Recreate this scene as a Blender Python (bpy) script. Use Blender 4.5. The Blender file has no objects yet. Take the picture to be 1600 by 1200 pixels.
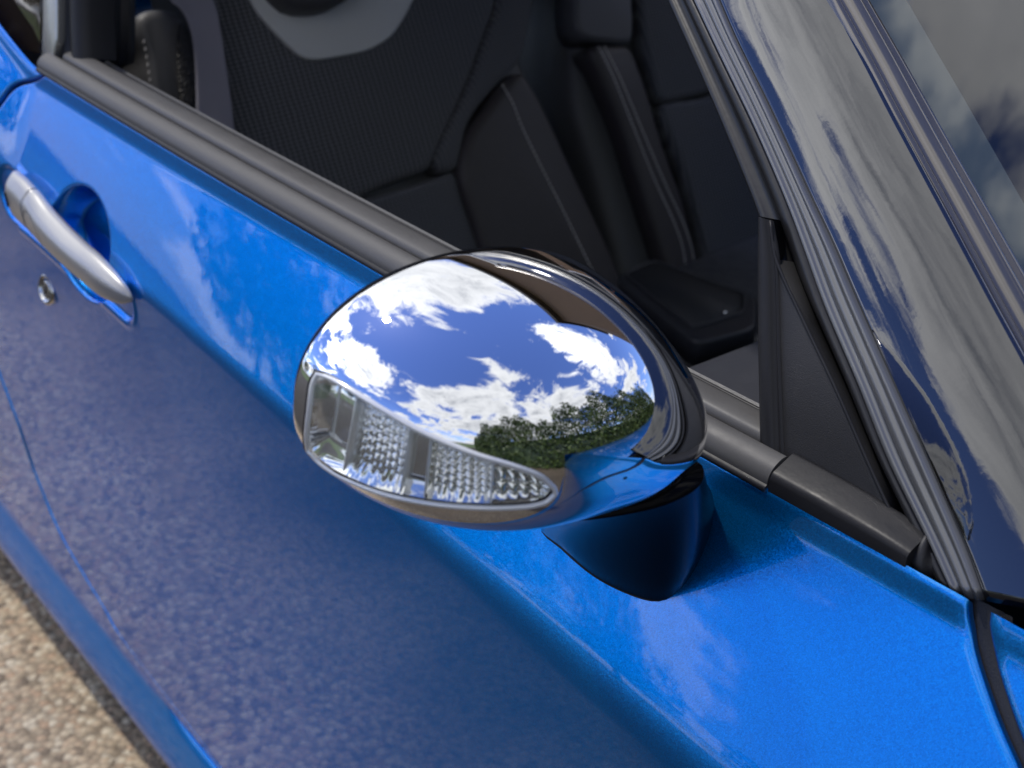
import bpy, bmesh, math, random
import numpy as np
from mathutils import Vector
random.seed(7); rng = np.random.default_rng(7)
SC = bpy.context.scene; COL = SC.collection
R = math.radians
# ------------------------------------------------------------------ camera
CAM = np.array([0.4798, -0.5434, 1.3550]); YAW, PIT, F = R(138.119), R(-28.566), 2147.9
fw = np.array([math.cos(YAW)*math.cos(PIT), math.sin(YAW)*math.cos(PIT), math.sin(PIT)])
rt = np.cross(fw, [0, 0, 1.]); rt /= np.linalg.norm(rt); up = np.cross(rt, fw)
cd = bpy.data.cameras.new('camera'); cam = bpy.data.objects.new('camera', cd); COL.objects.link(cam)
cam.location = CAM; cam.rotation_euler = (R(90)+PIT, 0, YAW-R(90))
cd.sensor_width = 36; cd.lens = 36*F/1600; cd.clip_start = .02; cd.clip_end = 2000
cd.dof.use_dof = True; cd.dof.focus_distance = .83; cd.dof.aperture_fstop = 10
SC.camera = cam
# ------------------------------------------------------------------ sky, sun, exposure
SUN_AZ, SUN_EL = R(192), R(66)
w = bpy.data.worlds.new("World"); SC.world = w; w.use_nodes = True
def N(nt, typ, **kw):
    n = nt.nodes.new(typ)
    for k, v in kw.items():
        if k.startswith('_'): setattr(n, k[1:], v)
        else:
            key = k.replace('__', ' ')
            n.inputs[int(key[1:]) if key[0] == 'i' and key[1:].isdigit() else key].default_value = v
    return n
def build_world():
    nt = w.node_tree; nt.nodes.clear(); L = nt.links.new
    out = N(nt, 'ShaderNodeOutputWorld'); bg = N(nt, 'ShaderNodeBackground', Strength=0.115)
    sky = N(nt, 'ShaderNodeTexSky', _sky_type='NISHITA', _sun_disc=False, _sun_elevation=SUN_EL,
            _sun_rotation=R(90)-SUN_AZ, _altitude=200, _air_density=1.0, _dust_density=.1, _ozone_density=3.0)
    tc = N(nt, 'ShaderNodeTexCoord'); sep = N(nt, 'ShaderNodeSeparateXYZ'); L(tc.outputs['Generated'], sep.inputs[0])
    def M(op, a, b=None, c=None):
        n = N(nt, 'ShaderNodeMath', _operation=op)
        for i, x in enumerate((a, b, c)):
            if x is None: continue
            if isinstance(x, (int, float)): n.inputs[i].default_value = x
            else: L(x, n.inputs[i])
        return n.outputs[0]
    # cloud layer: direction projected on a high sheet
    zc = M('ADD', M('MAXIMUM', sep.outputs[2], 0.0), .22)
    cx = M('DIVIDE', sep.outputs[0], zc); cy = M('DIVIDE', sep.outputs[1], zc)
    cb = N(nt, 'ShaderNodeCombineXYZ'); L(cx, cb.inputs[0]); L(cy, cb.inputs[1])
    warp = N(nt, 'ShaderNodeTexNoise', Scale=.9, Detail=3.0); L(cb.outputs[0], warp.inputs['Vector'])
    mixv = N(nt, 'ShaderNodeVectorMath', _operation='MULTIPLY_ADD'); L(warp.outputs['Color'], mixv.inputs[0])
    mixv.inputs[1].default_value = (.9, .9, 0); L(cb.outputs[0], mixv.inputs[2])
    n1 = N(nt, 'ShaderNodeTexNoise', Scale=1.4, Detail=12.0, Roughness=.60, Distortion=.25); L(mixv.outputs[0], n1.inputs['Vector'])
    n2 = N(nt, 'ShaderNodeTexNoise', Scale=6.0, Detail=8.0, Roughness=.65); L(mixv.outputs[0], n2.inputs['Vector'])
    # broad weather: blue holes overhead, cloud banks around
    el = sep.outputs[2]
    cover = M('ADD', n1.outputs['Fac'], M('MULTIPLY', M('SUBTRACT', n2.outputs['Fac'], .5), .34))
    def lobe(az, e, width, amt):
        d = Vector((math.cos(R(az))*math.cos(R(e)), math.sin(R(az))*math.cos(R(e)), math.sin(R(e))))
        dp = N(nt, 'ShaderNodeVectorMath', _operation='DOT_PRODUCT'); L(tc.outputs['Generated'], dp.inputs[0]); dp.inputs[1].default_value = d
        t = M('DIVIDE', M('SUBTRACT', 1.0, dp.outputs['Value']), 1-math.cos(R(width)))
        return M('MULTIPLY', M('EXPONENT', M('MULTIPLY', t, -1.0)), amt)
    for a in LOBES: cover = M('ADD', cover, lobe(*a))
    ramp = N(nt, 'ShaderNodeMapRange', _interpolation_type='SMOOTHSTEP'); L(cover, ramp.inputs[0])
    ramp.inputs[1].default_value = .515; ramp.inputs[2].default_value = .605
    ramp.inputs[3].default_value = 0; ramp.inputs[4].default_value = 1
    # thicker cloud is greyer at its base
    thick = N(nt, 'ShaderNodeMapRange'); L(cover, thick.inputs[0]); thick.inputs[1].default_value = .55; thick.inputs[2].default_value = .78
    n3 = N(nt, 'ShaderNodeTexNoise', Scale=7.0, Detail=12.0, Roughness=.68); L(mixv.outputs[0], n3.inputs['Vector'])
    shade = M('MULTIPLY', thick.outputs[0], M('MULTIPLY_ADD', n3.outputs['Fac'], 3.4, -1.1))
    cc = N(nt, 'ShaderNodeMix', _data_type='RGBA', _clamp_factor=True); L(shade, cc.inputs[0])
    cc.inputs[6].default_value = (8.3, 8.4, 8.7, 1); cc.inputs[7].default_value = (2.9, 3.1, 3.6, 1)
    # cloud near the sun glows; two patches added to brighten windscreen and door reflections
    glow = M('ADD', 1.0, lobe(math.degrees(SUN_AZ), math.degrees(SUN_EL), 42, .2))
    glow = M('ADD', glow, lobe(76, 43, 16, .9)); glow = M('ADD', glow, lobe(215, 22, 34, 2.0))
    g = N(nt, 'ShaderNodeVectorMath', _operation='SCALE'); L(cc.outputs[2], g.inputs[0]); L(glow, g.inputs['Scale'])
    hs = N(nt, 'ShaderNodeVectorMath', _operation='MULTIPLY'); L(sky.outputs[0], hs.inputs[0]); hs.inputs[1].default_value = (.88, .98, 1.55)
    mx = N(nt, 'ShaderNodeMix', _data_type='RGBA'); L(ramp.outputs[0], mx.inputs[0]); L(hs.outputs[0], mx.inputs[6]); L(g.outputs[0], mx.inputs[7])
    L(mx.outputs[2], bg.inputs[0]); L(bg.outputs[0], out.inputs[0])
# (azimuth, elevation, width, amount): where the cloud is thicker or broken in the photograph's sky
LOBES = [(150, 45, 26, .17), (10, 25, 30, .13), (330, 25, 30, .12), (244, 42, 22, .13), (300, 75, 20, -.18), (95, 62, 18, -.10), (76, 43, 12, .26), (208, 22, 22, .02)]
build_world()
sl = bpy.data.lights.new('sun', 'SUN'); sl.energy = 2.7; sl.angle = R(3); sl.color = (1, .95, .87)
so = bpy.data.objects.new('sun', sl); COL.objects.link(so)
sd = Vector((math.cos(SUN_AZ)*math.cos(SUN_EL), math.sin(SUN_AZ)*math.cos(SUN_EL), math.sin(SUN_EL)))
so.rotation_euler = sd.to_track_quat('Z', 'Y').to_euler()
SC.view_settings.view_transform = 'Standard'; SC.view_settings.look = 'None'; SC.view_settings.exposure = 0.0; SC.view_settings.gamma = 1
SC.render.engine = 'CYCLES'; SC.cycles.max_bounces = 10; SC.cycles.transparent_max_bounces = 12; SC.cycles.use_denoising = True
SC.render.resolution_x, SC.render.resolution_y = 1024, 768
# ------------------------------------------------------------------ helpers
def ray(u, v):
    d = fw + rt*(u-800)/F - up*(v-600)/F
    return d/np.linalg.norm(d)
def on_plane(u, v, p, n):
    d = ray(u, v); n = np.asarray(n, float); return CAM + d*(((np.asarray(p, float)-CAM)@n)/(d@n))
def at_y(u, v, y): return on_plane(u, v, (0, y, 0), (0, 1, 0))
def at_z(u, v, z): return on_plane(u, v, (0, 0, z), (0, 0, 1))
def mesh_ob(name, verts, faces, mat, parent=None, smooth=True, kind=None, label=None):
    me = bpy.data.meshes.new(name); me.from_pydata([tuple(map(float, v)) for v in verts], [], [tuple(map(int, f)) for f in faces]); me.update()
    me.polygons.foreach_set('use_smooth', [smooth]*len(me.polygons))
    if mat: me.materials.append(mat)
    o = bpy.data.objects.new(name, me); COL.objects.link(o); o.parent = parent
    if kind: o['kind'] = kind
    if label: o['label'] = label
    return o
def bm_ob(name, bm, mat, parent=None, smooth=True, kind=None, angle=None):
    bmesh.ops.recalc_face_normals(bm, faces=bm.faces)
    me = bpy.data.meshes.new(name); bm.to_mesh(me); bm.free()
    me.polygons.foreach_set('use_smooth', [smooth]*len(me.polygons))
    if angle: me.set_sharp_from_angle(angle=R(angle))
    me.materials.append(mat)
    o = bpy.data.objects.new(name, me); COL.objects.link(o); o.parent = parent
    if kind: o['kind'] = kind
    return o
def thing(o, label, cat, group=None, kind=None):
    o['label'] = label; o['category'] = cat
    if group: o['group'] = group
    if kind: o['kind'] = kind
    return o
def grid_faces(nr, nc, off=0, wrap=False):
    f = []
    for i in range(nr-1):
        for j in range(nc if wrap else nc-1):
            k = (j+1) % nc
            f.append((off+i*nc+j, off+i*nc+k, off+(i+1)*nc+k, off+(i+1)*nc+j))
    return f
def grid_ob(name, A, mat, parent=None, wrap=False, **kw):     # A: rows x cols x 3
    A = np.asarray(A); nr, nc = A.shape[:2]
    return mesh_ob(name, A.reshape(-1, 3), grid_faces(nr, nc, 0, wrap), mat, parent, **kw)
def spline(pts, n, closed=False):
    P = np.asarray(pts, float); m = len(P)
    seg = np.linalg.norm(np.diff(np.vstack([P, P[:1]]) if closed else P, axis=0), axis=1)
    t = np.concatenate([[0], np.cumsum(seg)]); out = []
    for s in np.linspace(0, t[-1], n, endpoint=not closed):
        k = min(np.searchsorted(t, s, 'right')-1, len(seg)-1); f = (s-t[k])/max(seg[k], 1e-12)
        if closed: p0, p1, p2, p3 = P[(k-1) % m], P[k % m], P[(k+1) % m], P[(k+2) % m]
        else: p1, p2 = P[k], P[k+1]; p0 = P[k-1] if k > 0 else 2*p1-p2; p3 = P[k+2] if k+2 < m else 2*p2-p1
        t1 = (p2-p0)*.5; t2 = (p3-p1)*.5
        # centripetal-ish: limit tangents by segment length
        L = seg[k]
        for tv in (t1, t2):
            l = np.linalg.norm(tv)
            if l > L*1.0: tv *= L*1.0/l
        h = (2*f**3-3*f*f+1)*p1+(f**3-2*f*f+f)*t1+(-2*f**3+3*f*f)*p2+(f**3-f*f)*t2
        out.append(h)
    return np.array(out)
def slab(name, outline, normal, thick, bevel, mat, parent=None, seg=3, puff=None, n=None, angle=None):
    """thick panel from a 3D outline; its front stays on the outline, rounded at the rim."""
    P = spline(outline, n, True) if n else np.asarray(outline, float)
    nv = np.asarray(normal, float); nv = nv/np.linalg.norm(nv)
    bm = bmesh.new(); vs = [bm.verts.new(p) for p in P]; f = bm.faces.new(vs)
    r = bmesh.ops.extrude_face_region(bm, geom=[f])
    bmesh.ops.translate(bm, vec=Vector(-nv*thick), verts=[g for g in r['geom'] if isinstance(g, bmesh.types.BMVert)])
    bm.faces.ensure_lookup_table()
    edges = list(f.edges)
    if bevel: bmesh.ops.bevel(bm, geom=edges, offset=bevel, segments=seg, affect='EDGES', profile=.5, clamp_overlap=True)
    if puff:
        bm.normal_update(); big = max(bm.faces, key=lambda q: q.calc_area()*(1 if q.normal.dot(Vector(nv)) > .5 or True else 0) if abs((q.calc_center_median()-Vector(P.mean(0))).dot(Vector(nv))) < thick*.4 else 0)
        for th, dp in puff:
            bmesh.ops.inset_region(bm, faces=[big], thickness=th, depth=0, use_even_offset=False)
            s = 1 if big.normal.dot(Vector(nv)) > 0 else 1
            bmesh.ops.translate(bm, vec=Vector(nv*dp), verts=list(big.verts))
    return bm_ob(name, bm, mat, parent, angle=angle)
def tube(name, path, r, mat, parent=None, n=8, closed=False, kind=None):
    P = np.asarray(path, float); m = len(P); rings = []
    rr = np.full(m, r) if np.isscalar(r) else np.asarray(r)
    T = np.gradient(P, axis=0) if not closed else np.roll(P, -1, 0)-np.roll(P, 1, 0)
    nrm = None
    for i in range(m):
        t = T[i]/np.linalg.norm(T[i])
        if nrm is None:
            nrm = np.cross(t, [0, 0, 1.]); 
            if np.linalg.norm(nrm) < .1: nrm = np.cross(t, [1., 0, 0])
        nrm = nrm-t*(nrm@t); nrm /= np.linalg.norm(nrm); b = np.cross(t, nrm)
        rings.append([P[i]+rr[i]*(math.cos(a)*nrm+math.sin(a)*b) for a in np.linspace(0, 2*math.pi, n, endpoint=False)])
    if closed: rings.append(rings[0])
    A = np.array(rings); nr, nc = A.shape[:2]
    F_ = grid_faces(nr, nc, 0, True)
    if not closed: F_ += [tuple(range(nc))[::-1], tuple((nr-1)*nc+j for j in range(nc))]
    return mesh_ob(name, A.reshape(-1, 3), F_, mat, parent, kind=kind)
def box_bm(bm, c, s, rz=0.0):
    m = bmesh.ops.create_cube(bm, size=1)['verts']
    for v in m:
        x, y, z = v.co.x*s[0], v.co.y*s[1], v.co.z*s[2]
        v.co = Vector((c[0]+x*math.cos(rz)-y*math.sin(rz), c[1]+x*math.sin(rz)+y*math.cos(rz), c[2]+z))
# ------------------------------------------------------------------ materials
def new_mat(name):
    m = bpy.data.materials.new(name); m.use_nodes = True
    return m, m.node_tree, m.node_tree.nodes['Principled BSDF']
def bump(nt, b, scale, strength, detail=3.0, dist=.001, vec=None, tex='noise', inp='Normal'):
    if vec is None: vec = N(nt, 'ShaderNodeTexCoord').outputs['Object']
    if tex == 'noise': t = N(nt, 'ShaderNodeTexNoise', Scale=scale, Detail=detail); o = t.outputs['Fac']
    else: t = N(nt, 'ShaderNodeTexVoronoi', Scale=scale); o = t.outputs['Distance']
    nt.links.new(vec, t.inputs['Vector'])
    bp = N(nt, 'ShaderNodeBump', Strength=strength, Distance=dist); nt.links.new(o, bp.inputs['Height']); nt.links.new(bp.outputs[0], b.inputs[inp])
    return t, bp
def simple(name, col, rough, metal=0.0, bs=None, bst=.3, spec=.5, ior=1.5, coat=0, coatr=.03, var=0.0, rvar=0.0, dist=.001):
    m, nt, b = new_mat(name)
    b.inputs['Base Color'].default_value = (*col, 1); b.inputs['Roughness'].default_value = rough; b.inputs['Metallic'].default_value = metal
    b.inputs['Specular IOR Level'].default_value = spec; b.inputs['IOR'].default_value = ior
    b.inputs['Coat Weight'].default_value = coat; b.inputs['Coat Roughness'].default_value = coatr
    tc = N(nt, 'ShaderNodeTexCoord')
    if bs: bump(nt, b, bs, bst, dist=dist, vec=tc.outputs['Object'])
    if var or rvar:
        t = N(nt, 'ShaderNodeTexNoise', Scale=38.0, Detail=7.0, Roughness=.7); nt.links.new(tc.outputs['Object'], t.inputs['Vector'])
        if var:
            mx = N(nt, 'ShaderNodeMix', _data_type='RGBA'); nt.links.new(t.outputs['Fac'], mx.inputs[0])
            mx.inputs[6].default_value = (*[c*(1-var) for c in col], 1); mx.inputs[7].default_value = (*[min(1, c*(1+var)) for c in col], 1)
            nt.links.new(mx.outputs[2], b.inputs['Base Color'])
        if rvar:
            mr = N(nt, 'ShaderNodeMapRange'); nt.links.new(t.outputs['Fac'], mr.inputs[0]); mr.inputs[1].default_value = .3; mr.inputs[2].default_value = .7
            mr.inputs[3].default_value = max(0, rough-rvar); mr.inputs[4].default_value = min(1, rough+rvar); nt.links.new(mr.outputs[0], b.inputs['Roughness'])
    return m
PEEL = True
def paint_mat():
    m, nt, b = new_mat('blue_metallic_paint'); L = nt.links.new
    tc = N(nt, 'ShaderNodeTexCoord')
    v = N(nt, 'ShaderNodeTexVoronoi', Scale=1900.0); L(tc.outputs['Object'], v.inputs['Vector'])
    sp = N(nt, 'ShaderNodeSeparateColor'); L(v.outputs['Color'], sp.inputs[0])
    mx = N(nt, 'ShaderNodeMix', _data_type='RGBA'); L(sp.outputs[0], mx.inputs[0])
    mx.inputs[6].default_value = (.0008, .205, .66, 1); mx.inputs[7].default_value = (.0025, .34, .95, 1); L(mx.outputs[2], b.inputs['Base Color'])
    b.inputs['Metallic'].default_value = .9; b.inputs['Roughness'].default_value = .31; b.inputs['Specular IOR Level'].default_value = .1; b.inputs['Specular Tint'].default_value = (.12, .32, 1, 1)
    b.inputs['Coat Weight'].default_value = 1; b.inputs['Coat Roughness'].default_value = .012; b.inputs['Coat IOR'].default_value = 1.5
    # flake tilt below the lacquer, a trace of orange peel in the lacquer
    vm = N(nt, 'ShaderNodeVectorMath', _operation='MULTIPLY_ADD'); L(v.outputs['Color'], vm.inputs[0]); vm.inputs[1].default_value = (.10,)*3; vm.inputs[2].default_value = (-.05,)*3
    ge = N(nt, 'ShaderNodeNewGeometry'); ad = N(nt, 'ShaderNodeVectorMath', _operation='ADD'); L(ge.outputs['Normal'], ad.inputs[0]); L(vm.outputs[0], ad.inputs[1])
    nn = N(nt, 'ShaderNodeVectorMath', _operation='NORMALIZE'); L(ad.outputs[0], nn.inputs[0]); L(nn.outputs[0], b.inputs['Normal'])
    t = N(nt, 'ShaderNodeTexNoise', Scale=170.0, Detail=1.0); L(tc.outputs['Object'], t.inputs['Vector'])
    bp = N(nt, 'ShaderNodeBump', Strength=.02, Distance=.0004); L(t.outputs['Fac'], bp.inputs['Height'])
    if PEEL: L(bp.outputs[0], b.inputs['Coat Normal'])
    return m
def weave_mat(name, c1, c2, scale=420.0):
    m, nt, b = new_mat(name); L = nt.links.new; tc = N(nt, 'ShaderNodeTexCoord')
    wv = N(nt, 'ShaderNodeTexWave', Scale=scale/6.28, Distortion=1.2, Detail=1.0, _bands_direction='Z'); L(tc.outputs['Object'], wv.inputs['Vector'])
    w2 = N(nt, 'ShaderNodeTexWave', Scale=scale/6.28*.6, Distortion=1.5, Detail=1.0, _bands_direction='Y'); L(tc.outputs['Object'], w2.inputs['Vector'])
    ml = N(nt, 'ShaderNodeMath', _operation='MULTIPLY'); L(wv.outputs['Fac'], ml.inputs[0]); L(w2.outputs['Fac'], ml.inputs[1])
    mx = N(nt, 'ShaderNodeMix', _data_type='RGBA'); L(ml.outputs[0], mx.inputs[0]); mx.inputs[6].default_value = (*c1, 1); mx.inputs[7].default_value = (*c2, 1)
    L(mx.outputs[2], b.inputs['Base Color']); b.inputs['Roughness'].default_value = .9; b.inputs['Specular IOR Level'].default_value = .2
    b.inputs['Sheen Weight'].default_value = .15
    bp = N(nt, 'ShaderNodeBump', Strength=.7, Distance=.001); L(ml.outputs[0], bp.inputs['Height']); L(bp.outputs[0], b.inputs['Normal'])
    return m
def ground_mat(name='exposed_aggregate', tone=1.0, scale=62.0, warm=(1, 1, 1)):
    m, nt, b = new_mat(name); L = nt.links.new; tc = N(nt, 'ShaderNodeTexCoord')
    v = N(nt, 'ShaderNodeTexVoronoi', Scale=scale); L(tc.outputs['Object'], v.inputs['Vector'])
    vf = N(nt, 'ShaderNodeTexVoronoi', Scale=scale*2.3); L(tc.outputs['Object'], vf.inputs['Vector'])
    sy = N(nt, 'ShaderNodeSeparateXYZ'); L(tc.outputs['Object'], sy.inputs[0]); far_ = N(nt, 'ShaderNodeMapRange'); L(sy.outputs[1], far_.inputs[0]); far_.inputs[1].default_value = -.50; far_.inputs[2].default_value = -.25
    vc = N(nt, 'ShaderNodeMix', _data_type='RGBA'); L(far_.outputs[0], vc.inputs[0]); L(vf.outputs['Color'], vc.inputs[6]); L(v.outputs['Color'], vc.inputs[7])
    hs = N(nt, 'ShaderNodeSeparateColor'); L(vc.outputs[2], hs.inputs[0])
    cr = N(nt, 'ShaderNodeValToRGB'); L(hs.outputs[0], cr.inputs[0]); e = cr.color_ramp.elements
    e[0].position = 0; e[0].color = (.22*tone, .165*tone, .11*tone, 1); e[1].position = 1; e[1].color = (.62*tone*warm[0], .53*tone*warm[1], .38*tone*warm[2], 1)
    for p, c in ((.25, (.36, .28, .18)), (.45, (.44, .345, .225)), (.62, (.40, .275, .17)), (.8, (.49, .40, .27))):
        q = e.new(p); q.color = (*[c[i]*tone*1.12*warm[i] for i in range(3)], 1)
    big = N(nt, 'ShaderNodeTexNoise', Scale=1.6, Detail=6.0); L(tc.outputs['Object'], big.inputs['Vector'])
    br = N(nt, 'ShaderNodeMapRange'); L(big.outputs['Fac'], br.inputs[0]); br.inputs[1].default_value = .3; br.inputs[2].default_value = .7; br.inputs[3].default_value = .72; br.inputs[4].default_value = 1.08
    dk = N(nt, 'ShaderNodeMapRange'); L(v.outputs['Distance'], dk.inputs[0]); dk.inputs[1].default_value = .35; dk.inputs[2].default_value = .75; dk.inputs[3].default_value = 1.0; dk.inputs[4].default_value = .6
    ml = N(nt, 'ShaderNodeMath', _operation='MULTIPLY'); L(br.outputs[0], ml.inputs[0]); L(dk.outputs[0], ml.inputs[1])
    # loose pale gravel by the rear of the car, darker road elsewhere, its colour lowered to dim door reflections
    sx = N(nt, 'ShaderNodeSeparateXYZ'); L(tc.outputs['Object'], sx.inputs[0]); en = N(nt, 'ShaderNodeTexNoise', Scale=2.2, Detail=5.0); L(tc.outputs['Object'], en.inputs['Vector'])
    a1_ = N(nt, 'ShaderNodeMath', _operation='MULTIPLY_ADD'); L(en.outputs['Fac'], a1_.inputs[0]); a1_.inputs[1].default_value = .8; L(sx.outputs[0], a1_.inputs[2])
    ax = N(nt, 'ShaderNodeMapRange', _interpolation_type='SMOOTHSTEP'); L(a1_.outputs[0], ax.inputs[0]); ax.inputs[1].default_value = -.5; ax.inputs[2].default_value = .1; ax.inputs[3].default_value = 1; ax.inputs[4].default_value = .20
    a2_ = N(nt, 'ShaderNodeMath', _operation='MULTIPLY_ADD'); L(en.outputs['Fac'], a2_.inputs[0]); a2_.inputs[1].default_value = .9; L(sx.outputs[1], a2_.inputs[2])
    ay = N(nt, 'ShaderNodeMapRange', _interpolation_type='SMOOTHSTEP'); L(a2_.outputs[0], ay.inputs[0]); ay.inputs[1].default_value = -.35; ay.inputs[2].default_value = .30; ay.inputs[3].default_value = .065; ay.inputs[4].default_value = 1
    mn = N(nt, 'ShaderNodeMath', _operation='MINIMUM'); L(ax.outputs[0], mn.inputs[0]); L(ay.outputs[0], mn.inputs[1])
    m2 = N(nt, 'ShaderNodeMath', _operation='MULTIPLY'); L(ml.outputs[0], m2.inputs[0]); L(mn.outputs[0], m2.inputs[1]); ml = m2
    sc = N(nt, 'ShaderNodeVectorMath', _operation='SCALE'); L(cr.outputs[0], sc.inputs[0]); L(ml.outputs[0], sc.inputs['Scale']); L(sc.outputs[0], b.inputs['Base Color'])
    b.inputs['Roughness'].default_value = .85
    bp = N(nt, 'ShaderNodeBump', Strength=.7, Distance=.004, _invert=True); L(v.outputs['Distance'], bp.inputs['Height']); L(bp.outputs[0], b.inputs['Normal'])
    return m
def glass_mat(name, tint=(1, 1, 1), ior=1.5, gain=1.0):
    m = bpy.data.materials.new(name); m.use_nodes = True; nt = m.node_tree; nt.nodes.clear(); L = nt.links.new
    o = N(nt, 'ShaderNodeOutputMaterial'); mx = N(nt, 'ShaderNodeMixShader'); tr = N(nt, 'ShaderNodeBsdfTransparent', Color=(*tint, 1))
    gl = N(nt, 'ShaderNodeBsdfGlossy', Roughness=.0); fr = N(nt, 'ShaderNodeFresnel', IOR=ior)
    ge = N(nt, 'ShaderNodeNewGeometry'); io = N(nt, 'ShaderNodeMapRange'); L(ge.outputs['Backfacing'], io.inputs[0]); io.inputs[3].default_value = ior; io.inputs[4].default_value = 1/ior
    L(io.outputs[0], fr.inputs['IOR']); L(fr.outputs[0], mx.inputs[0]); L(tr.outputs[0], mx.inputs[1]); L(gl.outputs[0], mx.inputs[2]); L(mx.outputs[0], o.inputs[0])
    return m
PAINT = paint_mat()
CHROME = simple('polished_chrome', (.93, .94, .95), .014, 1.0, rvar=.012)
REFLECTOR = simple('lamp_reflector_metal', (.98, .98, .96), .06, .9)
SILVER = simple('satin_silver_paint', (.37, .365, .355), .40, .5, coat=.35, coatr=.2, bs=1500, bst=.05)
GLOSS = simple('gloss_black_paint', (.004, .004, .005), .03, 0, ior=1.7, coat=1, coatr=.01, bs=90, bst=.06, dist=.001); GLOSS.node_tree.nodes['Principled BSDF'].inputs['Coat IOR'].default_value = 1.55
ARMBLK = simple('black_mirror_arm_plastic', (.004, .004, .005), .12, 0, spec=.3, ior=1.15)
RUBBER = simple('grey_weathered_rubber', (.080, .078, .076), .5, 0, spec=.35, bs=260, bst=.10, var=.12, rvar=.08)
RUBBER2 = simple('dark_rubber', (.018, .018, .020), .42, 0, spec=.22, bs=300, bst=.1, var=.15, rvar=.08)
BLACK = simple('matt_black_plastic', (.014, .014, .016), .5, 0, bs=900, bst=.2)
SAIL = simple('charcoal_grained_plastic', (.028, .028, .030), .45, 0, spec=.3, bs=1400, bst=.25, var=.08)
RIDGE = simple('satin_black_moulding', (.085, .087, .09), .24, 0, ior=1.9, rvar=.04)
MOULD = simple('polished_dark_moulding', (.16, .15, .14), .16, .7, rvar=.04)
FRIT = simple('ceramic_glass_border', (.095, .093, .10), .38, 0, coat=.4, coatr=.25)
LEATHER = simple('black_leather', (.082, .082, .088), .5, 0, bs=700, bst=.35, var=.15, rvar=.06)
LEATHERB = simple('dark_brown_black_leather', (.062, .055, .058), .5, 0, bs=700, bst=.35, var=.15)
FABRIC = weave_mat('charcoal_knit_fabric', (.070, .072, .080), (.27, .275, .295), 400)
FABRIC2 = weave_mat('dark_knit_fabric', (.08, .082, .092), (.22, .225, .245), 480)
GREYINS = weave_mat('silver_grey_fabric', (.74, .75, .75), (.88, .89, .88), 900)  # grey fabric, colour lightened for the sunlight falling on it
BELT = simple('grey_seat_belt_webbing', (.27, .26, .31), .7, 0, bs=900, bst=.3, var=.05)
TRIM = simple('interior_plastic', (.034, .036, .044), .45, 0, bs=900, bst=.2, rvar=.05)
THREAD = simple('pale_grey_thread', (.75, .72, .70), .8)
LINER = simple('woven_headliner', (.20, .16, .125), .95, 0, bs=400, bst=.5, var=.2)
TYRE = simple('tyre_rubber', (.02, .02, .02), .8, 0, bs=120, bst=.5)
ALLOY = simple('alloy_wheel', (.5, .5, .5), .3, 1.0)
GLASS = glass_mat('clear_lens', (.97, .98, .97), 1.5)
WIND = glass_mat('windscreen_glass', (.55, .63, .62), 1.75)
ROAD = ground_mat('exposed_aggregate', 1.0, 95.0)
# ------------------------------------------------------------------ body side surface (belt line, shoulder, flank)
CYM = .83
def y0(x):
    x = np.asarray(x, float); a = np.maximum(0, (.222-x)/1.086); b = np.maximum(0, x-.30)
    return -.004+.024*a**2*np.where(x < -.87, 1, 1)+.05*b**2
def zb(x):
    x = np.asarray(x, float); return .931-.0331*(x-.222)-.12*np.maximum(0, x-.35)**2
def kick(x, h):
    k = np.maximum(0, -.868-np.asarray(x, float)); return .42*k*k/(k+.05)*(1-sstep(np.asarray(h, float)/.32))
def sstep(t): t = np.clip(t, 0, 1); return t*t*t*(t*(6*t-15)+10)
def hc(x): return np.interp(x, [-1.3, -.57, -.40, -.28, -.06, .07, .4, 1.2], [.118, .122, .126, .129, .135, .142, .16, .2])
def wc(x): return np.interp(x, [-1.3, -.9, -.66, -.45, -.28, -.06, .1, 1.2], [.05, .045, .018, .022, .03, .045, .06, .12])
def s1(x): return np.interp(x, [-1.3, -.87, -.57, -.2, .1, .4, 1.2], [.36, .38, .42, .50, .56, .56, .5])
HT = np.linspace(0, .80, 3201)
def slope(x, h):
    top = 1.0*np.exp(-(h/.0015)**1.5)-(s1(x)-.20)*(1-sstep((h-.011)/.010))
    k = sstep((h-hc(x))/wc(x)+.5)
    low = -.065*np.clip((h-.10)/.55, 0, 1)
    return top+s1(x)*(1-k)+low*k
# smooth lookup table over x
XT = np.linspace(-2.1, 1.6, 1481)
def _col(x): q = slope(x, HT); return np.concatenate([[0], np.cumsum((q[1:]+q[:-1])*.000125)])
ST = np.array([_col(x) for x in XT])
_g = np.exp(-(np.arange(-40, 41)/17.)**2); _g /= _g.sum(); _sp = np.pad(ST, ((40, 40), (0, 0)), 'edge'); ST = sum(_g[k]*_sp[k:k+len(XT)] for k in range(81))
def D(x, h):
    x, h = np.broadcast_arrays(np.asarray(x, float), np.asarray(h, float))
    fx = np.clip((x-XT[0])/(XT[1]-XT[0]), 0, len(XT)-1.001); fh = np.clip(h/.00025, 0, 3199.999)
    i = fx.astype(int); j = fh.astype(int); a = fx-i; b = fh-j
    return (ST[i, j]*(1-a)*(1-b)+ST[i+1, j]*a*(1-b)+ST[i, j+1]*(1-a)*b+ST[i+1, j+1]*a*b)
def body(x, h): return np.stack(np.broadcast_arrays(x, y0(x)-D(x, h), zb(x)+kick(x, h)-h), -1)
def on_body(u, v):
    y = -.05; h = 0.1
    for _ in range(40):
        P = at_y(u, v, y); h = .5*h+.5*float(zb(P[0])+kick(P[0], max(h, 0))-P[2]); yn = float(y0(P[0])-D(P[0], max(h, 0))); y = .5*y+.5*yn
    return float(P[0]), h, P
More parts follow.
